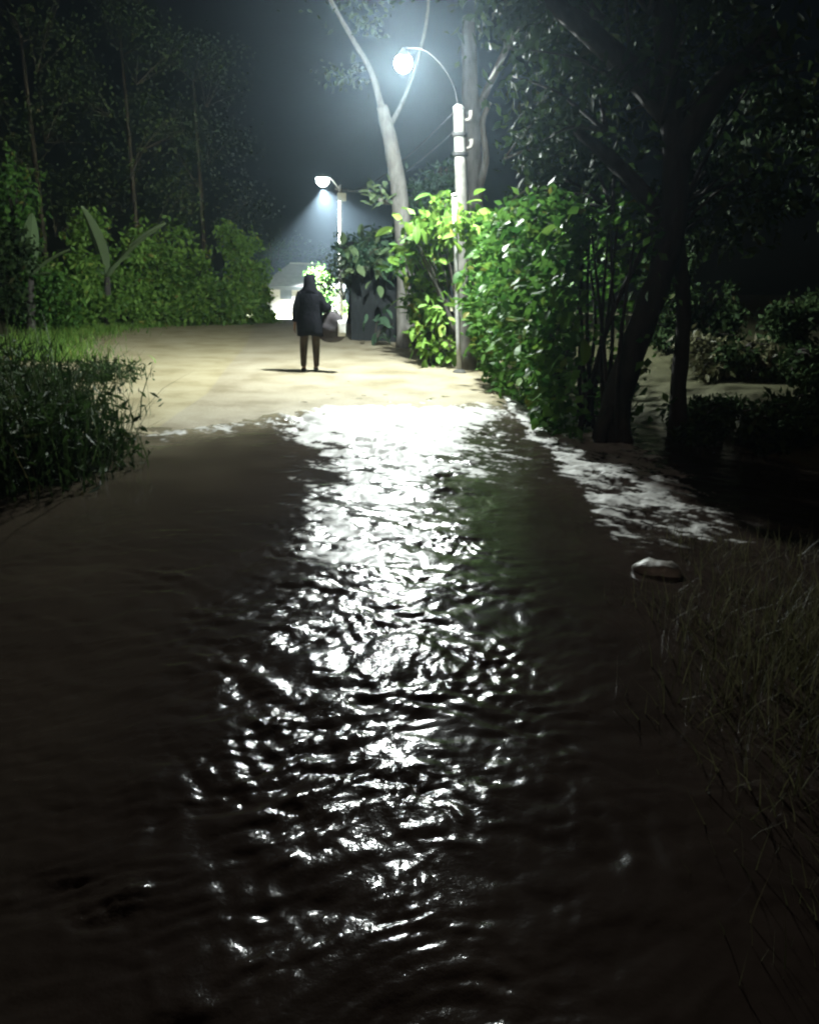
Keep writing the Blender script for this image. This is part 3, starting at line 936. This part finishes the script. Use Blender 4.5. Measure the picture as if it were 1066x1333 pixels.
mid_tree(572, 185, 290, 24.5, 1.1, 'leaf_teal', 'dim green tree just right of the pale leaning trunk', 71)
mid_tree(490, 285, 350, 26.5, 1.5, 'leaf_teal', 'blue green tree rising behind the dark shade block', 72)
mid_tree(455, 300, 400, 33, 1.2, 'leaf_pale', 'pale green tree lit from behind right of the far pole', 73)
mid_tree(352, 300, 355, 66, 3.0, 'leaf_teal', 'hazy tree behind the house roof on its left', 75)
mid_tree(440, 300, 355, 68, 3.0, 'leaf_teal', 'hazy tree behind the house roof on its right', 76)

# low growth on the bank beyond the dark tree
def shrub(px, py, d, w, h_, lmat, label, seed, leaf=0.11, per=22, n=26, cat='shrub', name='shrub', group=None):
    c = P(px, py, d)
    base = GT(c.x, d)
    q_ = random.Random(seed)
    lb = [((c.x + w * q_.uniform(-0.75, 0.75), d + q_.uniform(-0.4, 0.4), base[2] + h_ * z_), (w * q_.uniform(0.3, 0.55), w * 0.4, h_ * q_.uniform(0.2, 0.36))) for z_ in (0.2, 0.25, 0.3, 0.45, 0.6, 0.8, 0.92)]
    return tree(name, base, None, [], lb, label, lmat, 'bark_dark', leaf, per, n, seed, cat=cat, group=group)


shrub(428, 395, 56.5, 1.3, 2.6, 'leaf_mid', 'leafy shrub lit white beside the house under the far lamp', 74, 0.2, 18, 16)
shrub(940, 520, 12.4, 0.9, 0.5, 'grass', 'low olive shrub standing in for lit ground beyond the dark tree', 81, 0.12)  # olive clump takes the place of a lamplit patch of bank
shrub(1010, 540, 11.6, 0.8, 0.45, 'leaf_dark', 'low dark shrub added as shade right of the faint olive shrub', 84)  # this and the next two are added to darken the lit bank
shrub(1050, 610, 9.0, 0.9, 0.6, 'leaf_dark', 'low dark shrub added as shade on the right bank nearest the water', 85)
shrub(950, 590, 9.8, 0.7, 0.35, 'leaf_dark', 'lowest dark shrub added as shade just right of the slanting dark trunk', 86)
shrub(1040, 470, 13.0, 0.9, 1.0, 'leaf_dark', 'dark shrub at the right edge beyond the tree', 82)
shrub(905, 420, 14.5, 0.8, 1.6, 'leaf_dark', 'dark shrub behind the slanting dark trunk', 83)

# ------------------------------------------------------------------ left side hedge line
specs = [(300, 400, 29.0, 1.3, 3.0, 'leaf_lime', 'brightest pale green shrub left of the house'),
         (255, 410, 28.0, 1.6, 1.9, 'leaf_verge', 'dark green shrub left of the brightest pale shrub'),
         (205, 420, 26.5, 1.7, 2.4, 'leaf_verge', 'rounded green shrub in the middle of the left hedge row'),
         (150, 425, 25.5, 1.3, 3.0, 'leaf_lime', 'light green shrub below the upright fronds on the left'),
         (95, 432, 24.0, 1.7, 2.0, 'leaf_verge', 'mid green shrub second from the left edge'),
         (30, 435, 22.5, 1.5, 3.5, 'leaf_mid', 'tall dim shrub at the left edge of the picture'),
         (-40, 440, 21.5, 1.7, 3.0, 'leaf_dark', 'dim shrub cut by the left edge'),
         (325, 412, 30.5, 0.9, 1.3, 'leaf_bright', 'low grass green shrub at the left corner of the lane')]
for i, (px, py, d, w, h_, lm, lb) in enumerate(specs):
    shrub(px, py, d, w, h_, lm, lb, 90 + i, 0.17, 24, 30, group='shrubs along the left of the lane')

# two plants with long fronds sticking up behind the hedge
fr_me = big_leaf_mesh('frond', 1, 0.26, 0.25, 0.18, 8, M['leaf_pale'])
for k, (px, tops, d, lb) in enumerate(((140, ((122, 278, .0), (190, 288, .5), (95, 330, -.4), (160, 330, .2)), 24.5, 'banana plant with pale fronds rising above the left shrubs'),
                                        (40, ((38, 285, 0), (75, 320, .4), (10, 320, -.5), (60, 350, .2)), 22.0, 'dim banana plant near the left edge of the picture'))):
    b0 = Vector(GT(P(px, 420, d).x, d))
    root = empty('banana_plant', b0); tag(root, lb, 'banana plant')
    hub = P(px, 360, d) - b0
    tubes('stalk', [([(0, 0, 0), hub * 0.6, hub], [0.12, 0.1, 0.07])], M['bark_grey'], root, 8, 0.04, k)
    for (tx, ty, tw) in tops:
        e = P(tx, ty, d - 0.3) - b0
        place_leaf(fr_me, root, hub, e - hub, tw, (e - hub).length * 1.15, 'frond')

# tall trees standing dark behind the hedge
for i, (px, d, w, zb, zt2, lb) in enumerate(((60, 54, 4.6, 2.5, 18, 'tall dark tree at the far left behind the shrubs'),
                                             (180, 60, 4.8, 2.5, 19, 'tall dark tree behind the banana plant'),
                                             (265, 68, 4.8, 3.0, 19, 'tall dark tree behind the brightest pale shrub'),
                                             (-60, 44, 3.6, 2.5, 16, 'tall dark tree leaning in at the left edge'))):
    c = P(px, 400, d); base = GT(c.x, d)
    lb_ = [((c.x + w * 0.6 * math.cos(k * 2.4), d + w * 0.4 * math.sin(k * 2.4), zb + (zt2 - zb) * (0.2 + 0.7 * k / 6)), (w * 0.6, w * 0.5, (zt2 - zb) * 0.17)) for k in range(7)]
    tree('tree', base, ([base, (c.x + 0.2, d, zb + 1), (c.x - 0.1, d, zt2 * 0.8)], [0.22, 0.17, 0.08]), [], lb_, lb, 'leaf_dark', 'bark_dark', 0.24, 24, 20, 110 + i, group='tall trees behind the left hedge')


# ------------------------------------------------------------------ grasses
def blades(name, pts, hgt, wid, mat, parent, seed, bend=0.35):
    "each blade: a tapering, bent strip of three segments"
    rng = np.random.default_rng(seed)
    pts = np.asarray(pts); n = len(pts)
    L = (hgt * rng.uniform(0.45, 1.25, n))[:, None]
    az = rng.uniform(0, 2 * np.pi, n)
    dv = np.stack([np.cos(az), np.sin(az), np.zeros(n)], 1)
    fa = rng.uniform(0, 2 * np.pi, n)
    sv = np.stack([np.cos(fa), np.sin(fa), np.zeros(n)], 1) * (wid * rng.uniform(0.6, 1.4, n))[:, None]
    bd = (bend * rng.uniform(0.1, 1.5, n))[:, None]
    rows = []
    for t, w in ((0, 1), (0.4, 0.85), (0.75, 0.55), (1.0, 0.06)):
        c = pts + np.array([0, 0, 1.0]) * L * (t - 0.35 * bd * t * t) + dv * L * bd * t * t
        rows += [c - sv * w, c + sv * w]
    v = np.stack(rows, 1).reshape(-1, 3)
    o = np.arange(n)[:, None] * 8
    f = np.concatenate([o + np.array([[a, a + 1, a + 3, a + 2]]) for a in (0, 2, 4)], 1).reshape(-1, 4)
    return link(name, mesh_np(name, v, f), mat, parent)


rg = np.random.default_rng(7)
pts = []
while len(pts) < 11000:
    y = rg.uniform(1.3, 5.6); x = rg.uniform(0.55, 3.6)
    edge = 0.62 + 0.12 * y + 0.25 * float(vnoise(np.array([y * 1.8]), np.array([0.3]), 3)[0])
    if x < edge or (y > 4.6 and x < 1.75): continue
    if rg.random() > sstep(edge, edge + 0.5, np.array(x)) * 0.85 + 0.15: continue
    pts.append((x, y, 0.0))
pts = np.array(pts); pts[:, 2] = terrain(pts[:, 0], pts[:, 1]) - 0.02
o = blades('tall_grass', pts, 0.40, 0.0042, M['grass'], None, 8, 0.42)
tag(o, 'tall dim grass on the bank in the lower right corner', 'grass', kind='stuff')

pts = []
rg = np.random.default_rng(17)
while len(pts) < 6500:
    y = rg.uniform(15, 31); x = float(left_edge(np.array(y))) + rg.normal(0.1, 0.55)
    pts.append((x, y, 0.0))
pts = np.array(pts); pts[:, 2] = terrain(pts[:, 0], pts[:, 1]) - 0.02
o = blades('verge_grass', pts, 0.22, 0.010, M['leaf_verge'], None, 18, 0.6)
tag(o, 'short yellow green grass along the left edge of the mud', 'grass', kind='stuff')

# reedy clump at the left, close by
def reeds(cx, cy, rx, ry, n, h_, label, seed, wid=0.007):
    rg = np.random.default_rng(seed)
    b0 = Vector(GT(cx, cy))
    root = empty('reed_clump', b0); tag(root, label, 'reeds')
    pts = np.stack([rg.normal(0, rx, n), rg.normal(0, ry, n), np.zeros(n)], 1)
    pts[:, 2] = terrain(cx + pts[:, 0], cy + pts[:, 1]) - b0.z - 0.03
    tag(blades('blades', pts, h_, wid, M['reed'], root, seed, 0.45), kind='stuff')
    lv = np.repeat(pts, 3, 0) + rg.normal(size=(3 * n, 3)) * 0.06
    lv[:, 2] = pts.repeat(3, 0)[:, 2] + rg.uniform(0.05, 0.75, 3 * n) * h_
    leaf_cloud('leaves', lv, 0.12, M['leaf_reed'], root, seed + 1, 0.3, 0.2)
    return root


for i, (px, py, rx, ry, n, h_, lb) in enumerate(((30, 625, 0.32, 0.4, 420, 1.15, 'tall dark reeds nearest the left edge by the water'),
                                                  (95, 600, 0.28, 0.3, 330, 0.85, 'dark reed clump leaning over the still pool'),
                                                  (-20, 560, 0.4, 0.4, 360, 1.2, 'dark reeds behind the nearest reeds at the left edge'),
                                                  (70, 545, 0.35, 0.35, 300, 0.8, 'green lit reed clump at the back of the left bank'),
                                                  (135, 500, 0.3, 0.3, 160, 0.4, 'short olive grass tuft on the mud left of the pool'))):
    g = G(px, py)
    reeds(g.x, g.y, rx, ry, n, h_, lb, 130 + i)

# ------------------------------------------------------------------ the person
def skin_mesh(name, joints, edges, parent, mat, sub=2, root_i=0):
    me = bpy.data.meshes.new(name)
    me.from_pydata([j[0] for j in joints], edges, [])
    o = link(name, me, mat, parent)
    md = o.modifiers.new('skin', 'SKIN'); md.use_smooth_shade = True
    sk = me.skin_vertices[0].data
    for i, j in enumerate(joints):
        r_ = j[1]
        sk[i].radius = r_ if isinstance(r_, tuple) else (r_, r_)
        sk[i].use_root = (i == root_i)
    sb = o.modifiers.new('sub', 'SUBSURF'); sb.levels = sub; sb.render_levels = sub
    return o


def person():
    g = G(404, 486, 0.06)
    z0 = zt(g.x, g.y) + 0.012
    p = empty('person', (g.x, g.y, z0), R(8))
    tag(p, 'person in dark hooded coat and brown trousers walking down the lane with a bag', 'person')
    # the figure walks away from the camera: +y is forward; x right
    J = [((0, 0, 0.86), (0.10, 0.07)),            # 0 pelvis
         ((0, 0.01, 1.02), (0.12, 0.085)),         # 1
         ((0, 0.02, 1.22), (0.165, 0.115)),        # 2 chest
         ((0, 0.02, 1.335), (0.10, 0.08)),         # 3 neck base
         ((0, 0.03, 1.40), (0.052, 0.055)),        # 4 neck
         ((0, 0.05, 1.48), (0.075, 0.09)),         # 5 head
         ((0, 0.05, 1.565), (0.068, 0.082)),       # 6 crown
         ((-0.095, 0, 0.74), 0.06), ((-0.11, 0.05, 0.45), 0.062), ((-0.115, -0.03, 0.25), 0.056), ((-0.12, -0.05, 0.08), 0.040), ((-0.125, 0.06, 0.03), (0.042, 0.03)), ((-0.13, 0.14, 0.025), (0.036, 0.02)),
         ((0.095, 0, 0.74), 0.06), ((0.10, 0.10, 0.46), 0.062), ((0.105, 0.06, 0.26), 0.056), ((0.11, 0.07, 0.08), 0.040), ((0.115, 0.18, 0.03), (0.042, 0.03)), ((0.12, 0.26, 0.025), (0.036, 0.02)),
         ((-0.175, 0.01, 1.29), 0.058), ((-0.26, -0.02, 1.06), 0.045), ((-0.29, 0.03, 0.86), 0.036), ((-0.30, 0.05, 0.78), 0.027),
         ((0.175, 0.01, 1.29), 0.058), ((0.28, -0.04, 1.08), 0.045), ((0.37, 0.06, 1.10), 0.036), ((0.41, 0.12, 1.11), 0.027)]
    E = [(0, 1), (1, 2), (2, 3), (3, 4), (4, 5), (5, 6), (0, 7), (7, 8), (8, 9), (9, 10), (10, 11), (11, 12), (0, 13), (13, 14), (14, 15), (15, 16), (16, 17), (17, 18),
         (2, 19), (19, 20), (20, 21), (21, 22), (2, 23), (23, 24), (24, 25), (25, 26)]
    n0 = len(J)
    for s, w in ((-1, (-0.30, 0.05, 0.78)), (1, (0.41, 0.12, 1.11))):     # palm and five fingers on each hand
        pal = len(J)
        J.append(((w[0] + 0.005 * s, w[1] + 0.03, w[2] - 0.045), (0.034, 0.018)))
        E.append((22 if s < 0 else 26, pal))
        for q, (dy, ln) in enumerate(((-0.03, 0.055), (-0.01, 0.072), (0.01, 0.076), (0.03, 0.068))):
            a_ = len(J)
            J.append(((w[0] + 0.005 * s, w[1] + 0.03 + dy, w[2] - 0.085), 0.009))
            J.append(((w[0] - 0.022 * s, w[1] + 0.03 + dy, w[2] - 0.085 - ln * 0.6), 0.008))
            E += [(pal, a_), (a_, a_ + 1)]
        a_ = len(J)
        J.append(((w[0] - 0.02 * s, w[1] + 0.075, w[2] - 0.06), 0.010))
        E.append((pal, a_))
    skin_mesh('body', J, E, p, M['skin'], 2, 0)
    for s_, (fx, fy) in ((-1, (-0.125, 0.03)), (1, (0.115, 0.15))):
        tubes('shoe', [([(fx, fy - 0.10, 0.045), (fx, fy - 0.03, 0.05), (fx * 1.03, fy + 0.06, 0.042), (fx * 1.06, fy + 0.14, 0.032)], [0.045, 0.052, 0.05, 0.03])], M['hair'], p, 10, 0, 0)
    # face details (it is turned away and hidden in the hood)
    tubes('ear', [([(-0.083, 0.045, 1.47), (-0.09, 0.035, 1.50), (-0.084, 0.045, 1.525)], [0.008, 0.013, 0.008])], M['skin'], p, 6, 0, 0)
    tubes('ear', [([(0.083, 0.045, 1.47), (0.09, 0.035, 1.50), (0.084, 0.045, 1.525)], [0.008, 0.013, 0.008])], M['skin'], p, 6, 0, 0)
    tubes('nose', [([(0, 0.135, 1.515), (0, 0.158, 1.485), (0, 0.14, 1.475)], [0.008, 0.014, 0.012])], M['skin'], p, 6, 0, 0)
    # coat: torso with flared hem, sleeves, hood
    V, F = [], []
    prof = [(0.62, 0.245, 0.225), (0.70, 0.255, 0.23), (0.82, 0.26, 0.225), (0.95, 0.25, 0.205), (1.06, 0.245, 0.185), (1.18, 0.25, 0.175), (1.27, 0.25, 0.17), (1.34, 0.215, 0.15), (1.385, 0.15, 0.13), (1.42, 0.12, 0.12)]
    n = 28
    rg = np.random.default_rng(3)
    for (z, rx, ry) in prof:
        for k in range(n):
            a_ = 2 * math.pi * k / n
            fold = 1 + 0.05 * math.sin(a_ * 7 + z * 5) * max(0, 1.2 - z) * 1.6
            V.append((rx * fold * math.cos(a_), 0.015 + ry * fold * math.sin(a_), z + 0.012 * math.sin(a_ * 3)))
    for i in range(len(prof) - 1):
        for k in range(n):
            F.append((i * n + k, i * n + (k + 1) % n, (i + 1) * n + (k + 1) % n, (i + 1) * n + k))
    coat = link('coat', mesh_py('coat', V, F), M['coat'], p, True)
    sd = coat.modifiers.new('thick', 'SOLIDIFY'); sd.thickness = 0.012
    for s, pts in ((-1, ((-0.15, 0.01, 1.30), (-0.205, 0.0, 1.20), (-0.265, -0.02, 1.06), (-0.29, 0.03, 0.86))), (1, ((0.15, 0.01, 1.30), (0.215, 0.0, 1.2), (0.285, -0.04, 1.08), (0.375, 0.065, 1.105)))):
        tubes('sleeve', [(pts, [0.10, 0.095, 0.08, 0.065])], M['coat'], coat, 12, 0.03, 4)
    hood = [(1.32, 0.19, 0.15, 0.0), (1.40, 0.14, 0.13, 0.015), (1.47, 0.125, 0.13, 0.03), (1.54, 0.12, 0.128, 0.04), (1.595, 0.10, 0.105, 0.04), (1.63, 0.055, 0.06, 0.035)]
    V, F = [], []
    arc = list(np.linspace(R(-235), R(55), 20))     # open towards the face
    for (z, rx, ry, oy) in hood:
        for a_ in arc:
            V.append((rx * math.cos(a_), oy + ry * math.sin(a_), z))
    m_ = len(arc)
    for i in range(len(hood) - 1):
        for k in range(m_ - 1):
            F.append((i * m_ + k, i * m_ + k + 1, (i + 1) * m_ + k + 1, (i + 1) * m_ + k))
    F.append(tuple(5 * m_ + k for k in range(m_)))
    h_ = link('hood', mesh_py('hood', V, F), M['coat'], coat, True)
    sd = h_.modifiers.new('thick', 'SOLIDIFY'); sd.thickness = 0.01
    # trousers
    sk = [((0, 0, 0.84), (0.13, 0.10)), ((-0.10, 0, 0.76), 0.10), ((-0.125, 0.05, 0.46), 0.088), ((-0.13, -0.03, 0.26), 0.072), ((-0.132, -0.045, 0.08), 0.058),
          ((0.10, 0, 0.76), 0.10), ((0.118, 0.10, 0.47), 0.088), ((0.122, 0.06, 0.27), 0.072), ((0.125, 0.07, 0.08), 0.058)]
    skin_mesh('trousers', sk, [(0, 1), (1, 2), (2, 3), (3, 4), (0, 5), (5, 6), (6, 7), (7, 8)], p, M['trousers'], 2, 0)
    return p


per = person()
per.scale = (0.86, 0.9, 1.0)
# bag hanging from the right hand
hx = per.matrix_world
bpy.context.view_layer.update()
hand = per.matrix_world @ Vector((0.40, 0.08, 1.06))
bag = empty('carrier_bag', (hand.x + 0.03, hand.y, hand.z - 0.57), R(8))
bag.scale = (1.3, 1.2, 1.32)
tag(bag, 'bulky dark carrier bag with a pale panel in the person’s hand'.replace('’', "'"), 'bag')
bm = bmesh.new()
bmesh.ops.create_icosphere(bm, subdivisions=4, radius=1)
for v_ in bm.verts:
    c = v_.co
    a_ = math.atan2(c.y, c.x)
    k = 1 + 0.06 * math.sin(5 * a_ + c.z * 3) + 0.04 * math.sin(9 * c.z + 2 * a_)
    taper = 1 - 0.32 * max(0, c.z)
    sq = 1 / max(abs(c.x) ** 4 + abs(c.z) ** 4 + abs(c.y) ** 4, 0.3) ** 0.14
    v_.co = Vector((c.x * 0.185 * k * taper * sq, c.y * 0.12 * k * taper * sq, 0.21 + c.z * 0.2 * sq))
me = bpy.data.meshes.new('sack'); bm.to_mesh(me); bm.free()
link('sack', me, M['bag'], bag, True)
V = []
for i in range(5):
    for j in range(5):
        V.append((0.07 + 0.025 * i, -0.130 + 0.012 * i + 0.006 * math.sin(j * 2 + i), 0.10 + 0.05 * j))
F = [(i * 5 + j, i * 5 + j + 1, (i + 1) * 5 + j + 1, (i + 1) * 5 + j) for i in range(4) for j in range(4)]
pp = link('panel', mesh_py('panel', V, F), M['pale_cloth'], bag, True)
pp.modifiers.new('thick', 'SOLIDIFY').thickness = 0.012
for yy in (-0.04, 0.04):
    tubes('handle', [([(-0.10, yy, 0.36), (-0.05, yy * 0.6, 0.44), (0.03, yy * 0.6, 0.44), (0.10, yy, 0.36)], [0.011] * 4)], M['pale_cloth'] if yy < 0 else M['bag'], bag, 7, 0, 0)

# ------------------------------------------------------------------ damp air
v, f = box_vf((-170, -40, -3), (170, 230, 26))
hz_o = link('haze', mesh_py('haze', v, f))
mt = bpy.data.materials.new('haze'); mt.use_nodes = True
nt = mt.node_tree
nt.nodes.remove(nt.nodes['Principled BSDF'])
pv = nt.nodes.new('ShaderNodeVolumePrincipled')
pv.inputs['Color'].default_value = (0.62, 0.83, 1.0, 1)
pv.inputs['Density'].default_value = 0.0012
pv.inputs['Anisotropy'].default_value = 0.9
nt.links.new(pv.outputs[0], nt.nodes['Material Output'].inputs['Volume'])
hz_o.data.materials.append(mt)
tag(hz_o, 'thin pale mist hanging in the night air', 'haze', kind='stuff')
